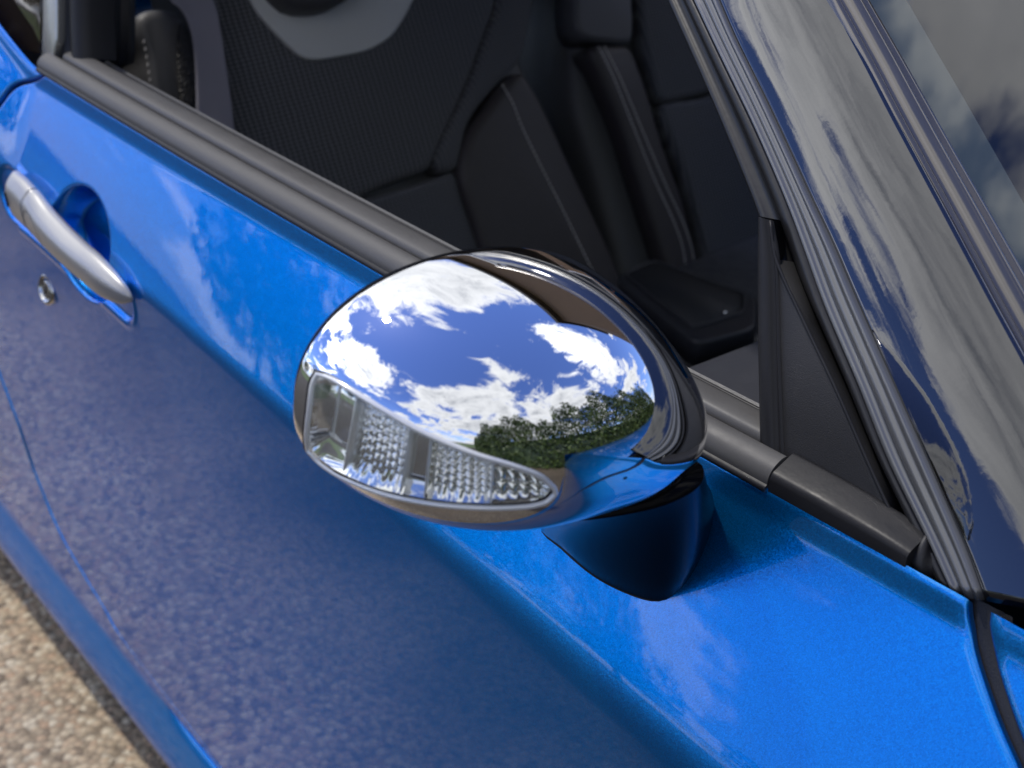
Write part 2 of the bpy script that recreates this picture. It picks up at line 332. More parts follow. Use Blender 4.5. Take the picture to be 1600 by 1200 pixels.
# ------------------------------------------------------------------ the car
CAR = bpy.data.objects.new('car', None); COL.objects.link(CAR); CAR.location = (0, 0, 0)
thing(CAR, 'blue metallic car seen close at its door with a chrome covered door mirror', 'car')
# rear shut line of the door, as x over h
def unroll(lst):
    r = [on_body(*p)[:2] for p in lst]; return r
def shut(px): q = np.array([on_body(*p)[:2] for p in px]); return q[:, 1], q[:, 0]
_h, _x = shut([(74, 108), (35, 135), (0, 170)]); _h2, _x2 = shut([(0, 580), (30, 660), (65, 760), (110, 860), (170, 960), (200, 1010), (250, 1090), (345, 1200)])
_h[0] = 0.0; hb_ = float(_h2[-1])
HR = np.concatenate([_h, [.14, .22], _h2]); XR = np.concatenate([_x, [_x[-1]-.045, _x2[0]-.002], _x2])
_o = np.argsort(HR); HR, XR = HR[_o], XR[_o]
def xr(h): return np.interp(h, HR, spl_xr)
_hh = np.linspace(0, .668, 200)
def smooth_interp(h, H, X):
    # monotone-ish cubic through points
    m = np.gradient(X, H); i = np.clip(np.searchsorted(H, h, 'right')-1, 0, len(H)-2)
    d = H[i+1]-H[i]; t = (h-H[i])/d
    return (2*t**3-3*t*t+1)*X[i]+(t**3-2*t*t+t)*d*m[i]+(-2*t**3+3*t*t)*X[i+1]+(t**3-t*t)*d*m[i+1]
def xrear(h): return smooth_interp(np.asarray(h, float), HR, XR)
_h, _x = shut([(1503, 942), (1506, 965), (1516, 1010), (1534, 1070), (1560, 1140), (1583, 1192)])
_h[0] = 0.0
HF = np.concatenate([[-.02], _h, [.14, .2, .35, .5, .70]]); XF = np.concatenate([[_x[0]-.002], _x, np.array([.02, .035, .055, .07, .08])+_x[-1]+(.14-_h[-1])*.5])
def xfront(h): return smooth_interp(np.asarray(h, float), HF, XF)
# handle frame in the plane of the door
HA = on_body(12, 304)[2]; HB = on_body(200, 478)[2]
hax = np.array([HB[0]-HA[0], HB[2]-HA[2]]); HL = np.linalg.norm(hax); hax /= HL; hup = np.array([-hax[1], hax[0]])
if hup[1] < 0: hup = -hup
def hcoord(x, z): dx = x-HA[0]; dz = z-HA[2]; return dx*hax[0]+dz*hax[1], dx*hup[0]+dz*hup[1]
def sm(a, b, v): return sstep((v-a)/(b-a))
RC = on_body(120, 388)[2]
HA2 = at_y(3, 306, -.042); HB2 = at_y(199, 475, -.052); hx2 = np.array([HB2[0]-HA2[0], HB2[2]-HA2[2]]); HL2 = np.linalg.norm(hx2); hx2 /= HL2; hu2 = np.array([-hx2[1], hx2[0]])
def recess(x, z):
    s, t = hcoord(x, z)
    # finger bowl behind the grip
    dx = x-RC[0]; dz = z-RC[2]; e = np.sqrt(((dx-.004)/.072)**2+(dz/np.where(dz > 0, .060, .052))**2)
    bowl = .032*(1-sm(.84, 1.0, e))
    # shallow surround that follows the handle
    ss = np.clip(s, .004, HL-.012); hw = np.interp(ss, [0, .05, .15, HL], [.029, .026, .023, .020])
    dd = np.hypot(s-ss, t-.002)-hw
    sur = .0035*(1-sm(-.003, .003, dd))
    lip = -.0012*np.exp(-((dd-.006)/.003)**2)*(s > .02)
    return np.maximum(bowl, sur)+lip*(bowl < .001)
def panel(name, xa, xb, hs, us, mat, parent, disp=None, hem=(1, 1, 1, 1)):
    """sheet panel between two shut lines with rolled hems (top, bottom, rear, front)"""
    hs = np.asarray(hs); us = np.asarray(us)
    H, U = np.meshgrid(hs, us, indexing='ij'); X = xa(H)*(1-U)+xb(H)*U
    P = body(X, H)
    Pe = body(X+.001, H)-P; Ph = body(X, H+.001)-P
    Nn = np.cross(Pe, Ph); Nn /= np.linalg.norm(Nn, axis=-1, keepdims=True)
    if Nn[0, 0, 1] > 0: Nn = -Nn
    if disp is not None: P = P-Nn*disp(P[..., 0], P[..., 2])[..., None]
    def ext(A, NN, ax, side):
        sl_ = [slice(None)]*2; sl_[ax] = 0 if side == 0 else -1; s2 = list(sl_); s2[ax] = 1 if side == 0 else -2
        e = A[tuple(sl_)]; o = e-A[tuple(s2)]; o = o/(np.linalg.norm(o, axis=-1, keepdims=True)+1e-9); n_ = NN[tuple(sl_)]
        o = o-n_*(o*n_).sum(-1, keepdims=True)
        rows = [e+o*a-n_*b for a, b in ((.0012, .0004), (.0021, .0013), (.0025, .0028), (.0025, .0055))]
        st = rows if side else rows[::-1]
        st = np.stack(st, ax); nn = np.repeat(np.expand_dims(n_, ax), 4, ax)
        return (np.concatenate([A, st], ax), np.concatenate([NN, nn], ax)) if side else (np.concatenate([st, A], ax), np.concatenate([nn, NN], ax))
    if hem[0]: P, Nn = ext(P, Nn, 0, 0)
    if hem[1]: P, Nn = ext(P, Nn, 0, 1)
    if hem[2]: P, Nn = ext(P, Nn, 1, 0)
    if hem[3]: P, Nn = ext(P, Nn, 1, 1)
    return grid_ob(name, P, mat, parent)
# door: dense columns and rows around the handle
HB_ = float(HR[-1]); hs = np.unique(np.concatenate([np.linspace(0, .03, 19), np.linspace(.03, .21, 121), np.linspace(.21, .56, 50), np.linspace(.56, HB_, 50)]))
us = np.unique(np.concatenate([np.linspace(0, .30, 235), np.linspace(.30, 1, 110)]))
door = panel('door_panel', xrear, xfront, hs, us, PAINT, CAR, recess, hem=(0, 1, 1, 1))
GAP = .0066
def gap(h): return np.interp(h, [0, .2, .4, .66], [.0105, .0110, .0125, .0150])
hq = np.unique(np.concatenate([np.linspace(0, .25, 46), np.linspace(.25, .40, 25)]))
def xq0(h): return np.full_like(np.asarray(h, float), -2.0)
def xq1(h): return xrear(h)-gap(h)
# rear quarter above, then a lower quarter and sill that wraps under the door
hs2 = np.unique(np.concatenate([np.linspace(0, .25, 46), np.linspace(.25, HB_, 90)]))
panel('rear_quarter_panel', xq0, xq1, hs2, np.unique(np.concatenate([np.linspace(0, .8, 40), np.linspace(.8, 1, 60)])), PAINT, CAR, hem=(0, 0, 0, 1))
def fender_b(h): return np.full_like(np.asarray(h, float), 1.45)
panel('front_wing', lambda h: xfront(h)+.0165, fender_b, hs2, np.unique(np.concatenate([np.linspace(0, .2, 40), np.linspace(.2, 1, 30)])), PAINT, CAR, hem=(0, 0, 1, 0))
# sill below the door, flaring out and turning under
xs = np.linspace(-2.0, 1.45, 160); prof = [(.660, .018), (.665, .006), (.670, .001), (.676, -.003), (.69, -.008), (.705, -.013), (.720, -.016), (.735, -.017), (.748, -.013), (.757, .000), (.760, .03), (.760, .25)]
ybot = y0(xs)-D(xs, np.full_like(xs, HB_))
A = np.array([[(x, yb+(dy*float(sstep((x+.78)/.12)) if dy > 0 and dy < .02 else dy), zb(min(x, .35))-h-(HB_-.664)) for x, yb in zip(xs, ybot)] for h, dy in prof])
grid_ob('sill', A, PAINT, CAR)
# dark channel behind the shut lines
hh = np.linspace(0, .68, 60)
for fn, g0 in ((xrear, -GAP/2), (xfront, .0082)):
    B_ = body(fn(hh)+g0, hh)
    A = np.array([[b+np.array([dx, .0065, -.002]) for dx in (-.015, .015)] for b in B_])
    grid_ob('door_seal', A, BLACK, CAR)
# door frame edge: thin body-colour return below the rubber
# ------------------------------------------------------------------ belt weatherstrips (swept along the top of the door)
def sweep(name, x0, x1, prof, mat, n=60, cap=True, taper=None, dy=0, dz=0, parent=CAR):
    xs = np.linspace(x0, x1, n); rows = []
    for i, x in enumerate(xs):
        k = taper(i/(n-1)) if taper else 1
        rows.append([(x, y0(x)+dy+a*.72, zb(x)+dz+b*k*.74) for a, b in prof])
    A = np.array(rows); nr, nc = A.shape[:2]; Fc = grid_faces(nr, nc)
    if cap: Fc += [tuple(range(nc))[::-1], tuple((nr-1)*nc+j for j in range(nc))]
    o = mesh_ob(name, A.reshape(-1, 3), Fc, mat, parent)
    o.data.set_sharp_from_angle(angle=R(50)); return o
XB0 = -.872
def rprof(pts, n=28): return spline(pts, n)
outer = rprof([(.006, -.02), (.0005, -.006), (-.0005, .004), (.001, .010), (.006, .0155), (.014, .019), (.021, .0195), (.0235, .017), (.0245, .008)], 30)
sweep('outer_weatherstrip', XB0, .092, outer, RUBBER)
sweep('lip_seal', XB0, .092, rprof([(-.001, -.0045), (-.0035, -.002), (-.0035, .001), (-.0005, .003)], 8), RUBBER2)
inner = rprof([(.0255, .006), (.0265, .017), (.030, .0225), (.040, .0245), (.052, .0235), (.0575, .020), (.058, .012)], 28)
sweep('inner_weatherstrip', XB0+.022, .074, inner, RUBBER)
sweep('door_top_rib', XB0+.09, .074, rprof([(.0585, .008), (.061, .0165), (.064, .0165), (.066, .008), (.0675, .014), (.071, .014), (.073, .004)], 26), RUBBER2)
card = rprof([(.072, .000), (.076, .009), (.084, .009), (.092, -.004), (.098, -.06), (.105, -.30), (.10, -.62)], 30)
sweep('door_card', XB0+.03, .24, card, TRIM)
# front trim under the mirror triangle
front_trim = rprof([(.004, -.02), (-.001, -.005), (-.0005, .009), (.0015, .0125), (.004, .0142), (.012, .0170), (.024, .0205), (.028, .0205), (.030, .010)], 44)
sweep('triangle_base_trim', .0935, .184, front_trim, RUBBER2, taper=lambda t: 1-.25*t**3)
# ------------------------------------------------------------------ door handle
def hpt(s, t, out):  # point on handle frame, out = distance proud of the door plane
    x = HA2[0]+hx2[0]*s+hu2[0]*t; z = HA2[2]+hx2[1]*s+hu2[1]*t; yb = -.020-.024*s/HL2
    return np.array([x, yb-out, z])
def handle_section(s, tb, tt, out, n=22):
    # rounded trapezoid with a soft ridge along the upper third
    ring = []
    c = (tb+tt)/2*1.1+.001; hw = (tt-tb)/2*1.36
    pr = [(-1, -.75), (-1.0, -.2), (-.93, .35), (-.72, .72), (-.3, .92), (.15, 1.0), (.42, .98), (.62, .80), (.85, .35), (1.0, -.1), (1, -.75)]
    pr = spline(pr, n)
    return [hpt(s, c+a*hw, out*(.5+.5*b)) for a, b in pr]
stn = [(-.004, -.006, .012, .004), (-.001, -.012, .016, .012), (.004, -.0155, .018, .018), (.012, -.0175, .0185, .0215), (.03, -.0175, .019, .0215), (.05, -.0165, .018, .0215)]
stn2 = [(.0507, -.0165, .018, .0215), (.062, -.0165, .0175, .0220), (.09, -.0155, .0140, .0235), (.13, -.0140, .0125, .0235), (.165, -.0135, .0125, .0220), (.19, -.0130, .0135, .0205), (.21, -.0120, .0125, .0185), (.228, -.0095, .0105, .0145), (.240, -.0065, .0075, .010), (.2475, -.003, .004, .005), (.250, -.001, .001, .002)]
sc_h = HL2/.2535
def handle_part(name, st):
    st = spline([(a*sc_h, b, c, d) for a, b, c, d in st], max(24, 5*len(st))); rows = [handle_section(*q) for q in st]
    A = np.array(rows); nr, nc = A.shape[:2]
    return mesh_ob(name, A.reshape(-1, 3), grid_faces(nr, nc, 0, True)+[tuple(range(nc)), tuple((nr-1)*nc+j for j in range(nc))], SILVER, None)
grip = handle_part('door_handle', stn2); grip.parent = CAR
capo = handle_part('handle_cap', stn); capo.parent = grip
# thumb-shaped inlay line on the grip and the black request button
th = [(0.054, .000), (.060, .010), (.072, .0115), (.085, .004), (.094, -.006), (.092, -.0145), (.078, -.0165), (.062, -.0165), (.0535, -.012)]
def on_handle(s, t):
    q = np.array([(a*sc_h, b, c, d) for a, b, c, d in stn+stn2]); tb, tt, o = [np.interp(s, q[:, 0], q[:, k]) for k in (1, 2, 3)]
    a = np.clip((t-(tb+tt)/2*1.1-.001)/((tt-tb)/2*1.36), -1, 1); b = np.interp(a, [-1, -.93, -.72, -.3, .15, .42, .62, .85, 1], [-.2, .35, .72, .92, 1, .98, .8, .35, -.1])
    return hpt(s, t, o*(.5+.5*b)+.0001)
tp = spline([(a*sc_h, b, 0) for a, b in th], 60, True)
tube('handle_inlay_seam', [on_handle(a, b) for a, b, _ in tp], .00028, BLACK, grip, 5, True)
bt = [on_handle(.0125+.0032*math.cos(a), .001+.0085*math.sin(a))+np.array([0, -.0022, 0]) for a in np.linspace(0, 2*math.pi, 20, endpoint=False)]
slab('handle_button', bt, (0, -1, .05), .004, .0006, BLACK, grip)
# key lock: disc with a raised rim and a slot
kx, kh, kp = on_body(75, 452)
dn = np.array([0.02, -.96, .22]); dn /= np.linalg.norm(dn); ku = np.cross(dn, [1, 0, 0]); ku /= np.linalg.norm(ku); kv = np.cross(dn, ku)
prof = [(.0168, -.002), (.0170, .001), (.0160, .0032), (.0145, .0040), (.0130, .0034), (.0118, .0016), (.0100, .0012), (.0085, .0022), (.0070, .0026), (.0030, .0025), (.0004, .0025)]
A = np.array([[kp+ku*r*math.cos(a)+kv*r*math.sin(a)+dn*o for a in np.linspace(0, 2*math.pi, 40, endpoint=False)] for r, o in prof])
lock = grid_ob('key_lock', A, simple('lock_nickel', (.62, .60, .56), .16, 1.0), CAR, wrap=True)
slab('key_slot', [kp+ku*a+kv*b+dn*.0031 for a, b in ((-.0045, -.0009), (.0045, -.0009), (.0045, .0009), (-.0045, .0009))], dn, .003, 0, BLACK, lock)
# ------------------------------------------------------------------ mirror shell
MP = [0.018, -0.1437, 1.0302, 0.1087, 0.0672, 0.1035, 0.0091, -0.0813, 0.1151, 0.1315, 2.1621, 2.0817, -0.2906, 0.0023, -0.0229, 0.0017, -0.0639, -0.0079, -0.0114, 0.0005, 0.0002]
mc = np.array(MP[:3]); a1, a2, af, ab = MP[3:7]; po, pd, sk = MP[10:13]; hm = MP[13:]
def rot3(a, b, c):
    ca, sa, cb, sb, cc, sc_ = math.cos(a), math.sin(a), math.cos(b), math.sin(b), math.cos(c), math.sin(c)
    return np.array([[ca, -sa, 0], [sa, ca, 0], [0, 0, 1]])@np.array([[cb, 0, sb], [0, 1, 0], [-sb, 0, cb]])@np.array([[1, 0, 0], [0, cc, -sc_], [0, sc_, cc]])
MR = rot3(*MP[7:10])
def rim_k(g):
    n = (np.abs(np.cos(g))**po+np.abs(np.sin(g))**po)**(-1/po); k = np.ones_like(g)
    for i in range(2, 6): k = k+hm[2*(i-2)]*np.cos(i*g)+hm[2*(i-2)+1]*np.sin(i*g)
    return n*k
def local_to_world(L): return np.asarray(L)@MR.T+mc
def shell_rho(y, z):
    Y = y/a1; Zz = (z-sk*y)/a2; return np.hypot(Y, Zz)/rim_k(np.arctan2(Zz, Y))
def shell_x(y, z): r = np.clip(shell_rho(y, z), 0, 1); return af*(1-r**pd)**(1/pd)
def shell_hit(u, v):
    o = MR.T@(CAM-mc); d = MR.T@ray(u, v); ts = np.linspace(.5, .95, 300)
    P = o+d*ts[:, None]; r = shell_rho(P[:, 1], P[:, 2]); f = r**pd+(np.abs(P[:, 0])/np.where(P[:, 0] > 0, af, ab))**pd-1
    k = np.where(f < 0)[0]
    if not len(k): return None
    a, b = ts[k[0]-1], ts[k[0]]
    for _ in range(30):
        m = (a+b)/2; p = o+d*m; g = shell_rho(p[1], p[2])**pd+(abs(p[0])/(af if p[0] > 0 else ab))**pd-1
        if g < 0: b = m
        else: a = m
    return o+d*a
def shell_n(y, z):
    e = 2e-4; p = np.array([shell_x(y, z), y, z]); py = np.array([shell_x(y+e, z)-shell_x(y-e, z), 2*e, 0]); pz = np.array([shell_x(y, z+e)-shell_x(y, z-e), 0, 2*e])
    n = np.cross(py, pz); n /= np.linalg.norm(n); return n if n[0] > 0 else -n
top_px = [(497, 584), (515, 590), (545, 607), (600, 641), (660, 675), (740, 709), (800, 727), (845, 744), (866, 763)]
bot_px = [(480, 700), (500, 722), (535, 745), (600, 771), (680, 787), (760, 793), (820, 791), (852, 784), (868, 770)]
lef_px = [(497, 584), (489, 600), (484, 640), (480, 675), (480, 700)]
NS, NT = 190, 64
TOPC, BOTC = spline(top_px, NS), spline(bot_px, NS); LEF = spline(lef_px, NT)
def lamp_px(i, j):   # i along, j down, indices may be fractional
    s = i/(NS-1); t = j/(NT-1)
    p = TOPC[i]*(1-t)+BOTC[i]*t
    if s < .12:
        k = 1-s/.12; base = TOPC[0]*(1-t)+BOTC[0]*t; p = p+(LEF[j]-base)*k*k
    return p
LG = np.zeros((NS, NT, 2)); LNRM = np.zeros((NS, NT, 3)); LP = np.zeros((NS, NT, 3))
cs_i = list(range(0, NS, 3)); cs_j = list(range(0, NT, 3))
if cs_i[-1] != NS-1: cs_i.append(NS-1)
if cs_j[-1] != NT-1: cs_j.append(NT-1)
C_ = np.array([[shell_hit(*lamp_px(i, j)) for j in cs_j] for i in cs_i])
for k in range(3):
    T1 = np.array([np.interp(range(NT), cs_j, C_[a, :, k]) for a in range(len(cs_i))])
    LP[:, :, k] = np.array([np.interp(range(NS), cs_i, T1[:, b]) for b in range(NT)]).T
for i in range(NS):
    for j in range(NT):
        y, z = LP[i, j, 1:]; LP[i, j, 0] = shell_x(y, z); LNRM[i, j] = shell_n(y, z)
mirror = None
def lamp_poly():
    p = [LP[i, 0, 1:] for i in range(NS)]+[LP[NS-1, j, 1:] for j in range(NT)]+[LP[i, NT-1, 1:] for i in range(NS-1, -1, -1)]+[LP[0, j, 1:] for j in range(NT-1, -1, -1)]
    return np.array(p)
poly = lamp_poly()
def inside(pts):
    x, y = pts[:, 0], pts[:, 1]; r = np.zeros(len(pts), bool); n = len(poly)
    for i in range(n):
        x1, y1 = poly[i]; x2, y2 = poly[(i+1) % n]
        if y1 == y2: continue
        c = ((y1 > y) != (y2 > y)) & (x < (x2-x1)*(y-y1)/(y2-y1)+x1); r ^= c
    return r
# rings from the nose of the shell to the rim, then a rolled edge
NG = 420
gg = np.linspace(0, 2*math.pi, NG, endpoint=False); qs = np.sin(np.linspace(.012, math.pi/2, 150))
kk = rim_k(gg); rows = []
for q in qs:
    X = af*(1-min(q, 1)**pd)**(1/pd); rows.append(np.stack([np.full(NG, X), a1*q*np.cos(gg)*kk, a2*q*np.sin(gg)*kk+sk*a1*q*np.cos(gg)*kk], -1))
SH = np.array(rows); nr = len(SH)
for q, X in ((.9995, -.0015), (.998, -.0028)):
    SH = np.concatenate([SH, (SH[nr-1]*np.array([1, q, q])+np.array([X, 0, 0]))[None]])
nr = len(SH); V = SH.reshape(-1, 3); Fs = np.array(grid_faces(nr, NG, 0, True)); cen = V[Fs].mean(1)
keep = ~(inside(cen[:, 1:]) & (cen[:, 0] > 0))
# the hole shrinks by a hair: the lens gasket covers its edge
Fk = [tuple(f) for f in Fs[keep]]
# housing (black, behind the chrome) is the part; the chrome cover is its child
back = []
for q, X in ((.96, -.0030), (.975, -.0036), (.978, -.0062), (.965, -.0090), (.93, -.0105), (.90, -.0100), (.88, -.006), (.86, -.006), (.4, -.006), (.001, -.006)):
    back.append(SH[149]*np.array([0, q, q])+np.array([X, 0, 0]))
mirror = grid_ob('door_mirror', local_to_world(np.array(back)), ARMBLK, CAR, wrap=True)
cover = mesh_ob('chrome_cover', local_to_world(V), Fk, CHROME, mirror)
gb = [SH[149]*np.array([0, q, q])+np.array([-.0068, 0, 0]) for q in (.875, .3, .001)]
grid_ob('mirror_glass', local_to_world(np.array(gb)), CHROME, mirror, wrap=True)
# lamp: clear lens, rim, bowl with dividers and facets
lens = local_to_world(LP+LNRM*.0007)
grid_ob('indicator_lens', lens, GLASS, mirror)
loop = [LP[i, 0]+LNRM[i, 0]*.0003 for i in range(0, NS, 2)]+[LP[NS-1, j]+LNRM[NS-1, j]*.0003 for j in range(0, NT, 6)]+[LP[i, NT-1]+LNRM[i, NT-1]*.0003 for i in range(NS-1, -1, -2)]+[LP[0, j]+LNRM[0, j]*.0003 for j in range(NT-1, -1, -4)]
loop = np.array(loop); kp_ = [0]
for i in range(1, len(loop)):
    if np.linalg.norm(loop[i]-loop[kp_[-1]]) > .0008: kp_.append(i)
loop = local_to_world(loop[kp_])
CLEARRIM = simple('clear_lens_rim', (.80, .81, .80), .12, .3)
tube('lens_rim', loop, .0013, CLEARRIM, mirror, 10, True)
tube('lens_gasket', local_to_world((loop-mc)@MR-np.array([.0016, 0, 0])), .0013, RUBBER2, mirror, 8, True)
BW = np.zeros((NS, NT, 3))
def tri(a): return 1-abs(2*(a-math.floor(a))-1)
for i in range(NS):
    s = i/(NS-1)
    for j in range(NT):
        t = j/(NT-1); edge = min(1, min(t, 1-t)/.10, (s)/.03+.001, (1-s)/.05+.001)
        dep = .0125*(1-.45*s)*math.sqrt(edge)
        if s < .165: dep *= .75+.9*s
        elif s < .40:
            fu, fv = s*40, t*8+.5*(int(s*40) % 2)*.6-s*6; dep -= .0036*math.sqrt(max(0, tri(fu)*tri(fv)))*edge+.002*math.sin(math.pi*(s-.165)/.235)
        elif s < .487: dep *= .8
        elif s < .745:
            fu, fv = s*30, t*7+.5*(int(s*30) % 2); dep -= .0034*math.sqrt(max(0, tri(fu)*tri(fv)))*edge+.002*math.sin(math.pi*(s-.487)/.26)
        else:
            fu, fv = s*21, t*3; dep -= .0028*math.sqrt(max(0, tri(fu)*tri(fv)))*edge
        BW[i, j] = LP[i, j]-LNRM[i, j]*max(dep, .0002)
grid_ob('reflector_bowl', local_to_world(BW), REFLECTOR, mirror)
for sdiv in (.165, .40, .487, .745):
    i = int(sdiv*(NS-1)); a = np.array([[LP[i, j]-LNRM[i, j]*d for j in range(3, NT-3)] for d in (.0008, .0125*(1-.45*sdiv))])
    b = np.array([[LP[i+1, j]-LNRM[i+1, j]*d for j in range(3, NT-3)] for d in (.0008, .0125*(1-.45*sdiv))])
    A = np.concatenate([a[::-1], b]); grid_ob('lamp_divider', local_to_world(A), CLEARRIM, mirror)
# arm: from a foot on the door shoulder up under the shell
foot_px = [(850, 822), (880, 857), (930, 899), (985, 927), (1030, 937), (1065, 915), (1092, 872), (1109, 825), (1112, 785), (1085, 762), (1020, 765), (930, 785)]
foot = np.array([on_body(*p)[2] for p in foot_px]); foot = spline(foot, 60, True)
foot_c = foot.mean(0)
top_px2 = [(868, 812), (905, 812), (950, 806), (995, 797), (1030, 788), (1060, 776), (1085, 762), (1098, 745), (1095, 725), (1060, 715), (1000, 740), (920, 780)]
topr = spline(np.array([at_z(u, v, .972+.012*(u-868)/230) for u, v in top_px2]), 60, True)
rows = []
for t in np.linspace(0, 1, 22):
    k = sstep(t)*.35+t*.65; c = foot*(1-k)+topr*k
    flare = .0010*(1-min(1, t/.12))**2; cc = c.mean(0); dirn = (c-cc)/np.linalg.norm(c-cc, axis=1)[:, None]
    pinch = 1+.07*math.sin(math.pi*t**.8)
    rows.append(cc+(c-cc)*pinch+dirn*flare)
rows.append(np.repeat(rows[-1].mean(0)[None], 60, 0))
grid_ob('mirror_arm', np.array(rows), ARMBLK, mirror, wrap=True)
tube('foot_gasket', foot+np.array([0, -.0006, .0004]), .0011, RUBBER2, mirror, 8, True)
# ------------------------------------------------------------------ front pillar, seals, windscreen
PB = at_y(1530, 935, 0.0); PT = at_y(1122, 0, .12); pdv = (PT-PB)/np.linalg.norm(PT-PB)
wv_ = np.array([.15, 1, 0.]); wv_ /= np.linalg.norm(wv_)
nW = np.cross(wv_, pdv); nW /= np.linalg.norm(nW); nW *= np.sign(nW[0])
nS = np.cross(pdv, [.5, 0, 1.]); nS /= np.linalg.norm(nS); nS *= -np.sign(nS[1])
def nmix(k): n = nS*(1-k)+nW*k; n = n-pdv*(n@pdv); return n/np.linalg.norm(n)
Ltop = 1.95
def pline(px, p, n, cnt=60, lo=0.10, hi=.30):
    q = np.array([on_plane(u, v, p, n) for u, v in px]); q = spline(q, cnt)
    a = q[0]+(q[0]-q[6])/np.linalg.norm(q[0]-q[6])*hi; b = q[-1]+(q[-1]-q[-4])/np.linalg.norm(q[-1]-q[-4])*lo
    return np.vstack([a[None], q, b[None]])
L0 = [(1046, 0), (1110, 145), (1182, 320), (1212, 408), (1304, 600), (1412, 844), (1427, 880)]
L1 = [(1088, 0), (1132, 92), (1184, 200), (1232, 312), (1264, 400), (1292, 478), (1344, 600), (1392, 720), (1452, 840), (1494, 930)]
L2 = [(1122, 0), (1148, 60), (1200, 168), (1264, 308), (1300, 386), (1334, 466), (1392, 598), (1428, 680), (1464, 762), (1508, 864), (1536, 938)]
L3 = [(1304, 0), (1360, 104), (1400, 182), (1480, 330), (1552, 465), (1600, 553), (1700, 735), (1800, 915), (1850, 1000)]
L4 = [(1330, 0), (1392, 105), (1464, 236), (1532, 363), (1584, 462), (1680, 640), (1830, 915)]
L5 = [(1360, 0), (1420, 104), (1492, 232), (1552, 336), (1600, 420), (1700, 595), (1870, 890)]
L6 = [(1422, 0), (1464, 72), (1512, 154), (1560, 238), (1600, 308), (1700, 482), (1920, 860)]
kS, kG = .12, .38
nG = nmix(kG); nS2 = nmix(kS)
g2 = pline(L2, PB, nG, lo=.0); g3 = pline(L3, PB, nG, lo=.0)
def loft(name, a, b, prof, nrm, mat, parent=CAR, **kw):
    """sheet between two lines; prof = [(across 0..1, lift)]"""
    A = np.array([[a[i]*(1-t)+b[i]*t+nrm*h for t, h in prof] for i in range(len(a))])
    return grid_ob(name, A, mat, parent, **kw)
A = []
for i in range(len(g2)):
    fr = i/(len(g2)-1); c = .001; row = []
    for t, h in [(0, -.012), (0, -.002), (.006, -.0004)]+[(t, 0) for t in np.linspace(.02, .985, 34)]+[(.995, -.001), (1, -.004), (1, -.014)]:
        row.append(g2[i]*(1-t)+g3[i]*t+nG*(h-c*(max(0, 1-t/.85))**2.2+c*.35+.0022*4*t*(1-t)))
    A.append(row)
grid_ob('pillar_panel', A, GLOSS, CAR)
s0 = pline(L0, PB-nS2*.012, nS2, lo=0.0); s1_ = pline(L1, PB-nS2*.002, nS2, lo=0.0); s2_ = pline(L2, PB, nS2, lo=0.0)
rp = [(0, -.010), (0, .0), (.05, .0032), (.14, .0046), (.24, .0030), (.30, .0004), (.36, .0010), (.44, .0026), (.54, .0032), (.64, .0026), (.70, .0008), (.76, .0010), (.86, .0026), (.95, .0022), (.99, .0002), (.995, -.006)]
loft('pillar_moulding', s1_, s2_, rp, nS2, RIDGE)
rp0 = [(0, -.05), (0, -.002), (.04, .0025), (.12, .0035), (.2, .001), (.25, -.003), (.5, -.0035), (.55, -.001), (.66, .0035), (.8, .005), (.93, .003), (1, -.003)]
loft('frame_seal', s0, s1_, rp0, nS2, simple('soft_black_seal', (.012, .012, .013), .38, 0, bs=200, bst=.1))
# moulding and glass border lie on the windscreen
pw = g3[30]-nW*.003
m3 = pline(L3, pw, nW, lo=0); m4 = pline(L4, pw, nW, lo=0); m5 = pline(L5, pw, nW, lo=0); m6 = pline(L6, pw, nW, lo=0)
loft('windscreen_moulding', m3, m5, [(0, -.010), (.02, -.001), (.10, .001), (.16, .0002), (.2, -.002), (.26, -.002), (.30, .0012), (.38, .0044), (.48, .0056), (.58, .0044), (.66, .0014), (.70, -.001), (.78, -.0012), (.85, .0006), (.95, .0004), (1, -.003)], nW, MOULD)
loft('glass_border', m5, m6, [(-.05, -.0022), (1.0, -.0022)], nW, FRIT)
mirr = lambda A: A*np.array([1, -1, 1])+np.array([0, 2*CYM, 0])
ws = []
for i in range(len(m6)):
    a = m5[i]-nW*.0016; b = mirr(a[None])[0]; row = []
    for t in np.linspace(0, 1, 25):
        c = a*(1-t)+b*t; c = c+np.array([.15, 0, .02])*(4*t*(1-t))*.5; row.append(c)
    ws.append(row)
ws = np.array(ws)
grid_ob('windscreen', ws, WIND, CAR)
# triangle (sail) and its upright
tp_n = np.array([-.02, -.93, .36]); tp_n /= np.linalg.norm(tp_n); tp_p = np.array([.12, .020, .955])
tri_px = [(1213, 405), (1258, 503), (1306, 604), (1360, 727), (1413, 846), (1400, 848), (1310, 800), (1226, 755), (1224, 700), (1219, 560), (1214, 430)]
slab('mirror_triangle', [on_plane(u, v, tp_p, tp_n) for u, v in tri_px], tp_n, .02, .0012, SAIL, CAR)
def up_line(px): return spline(np.array([on_plane(u, v, tp_p, tp_n) for u, v in px]), 40)
ul, ur = up_line([(1188, 338), (1186, 420), (1187, 560), (1190, 700), (1194, 775)]), up_line([(1206, 345), (1217, 415), (1221, 560), (1226, 700), (1229, 785)])
loft('window_divider', ul, ur, [(0, -.03), (0, .000), (.08, .003), (.3, .0048), (.55, .0048), (.72, .0032), (.78, .0008), (.86, .0012), (.95, .0022), (1, -.002)], tp_n, RUBBER2)
tube('triangle_edge_bead', up_line([(1205, 345), (1214, 405), (1258, 503), (1306, 604), (1360, 727), (1414, 846)])+tp_n*.001, .0011, RUBBER2, CAR, 8)
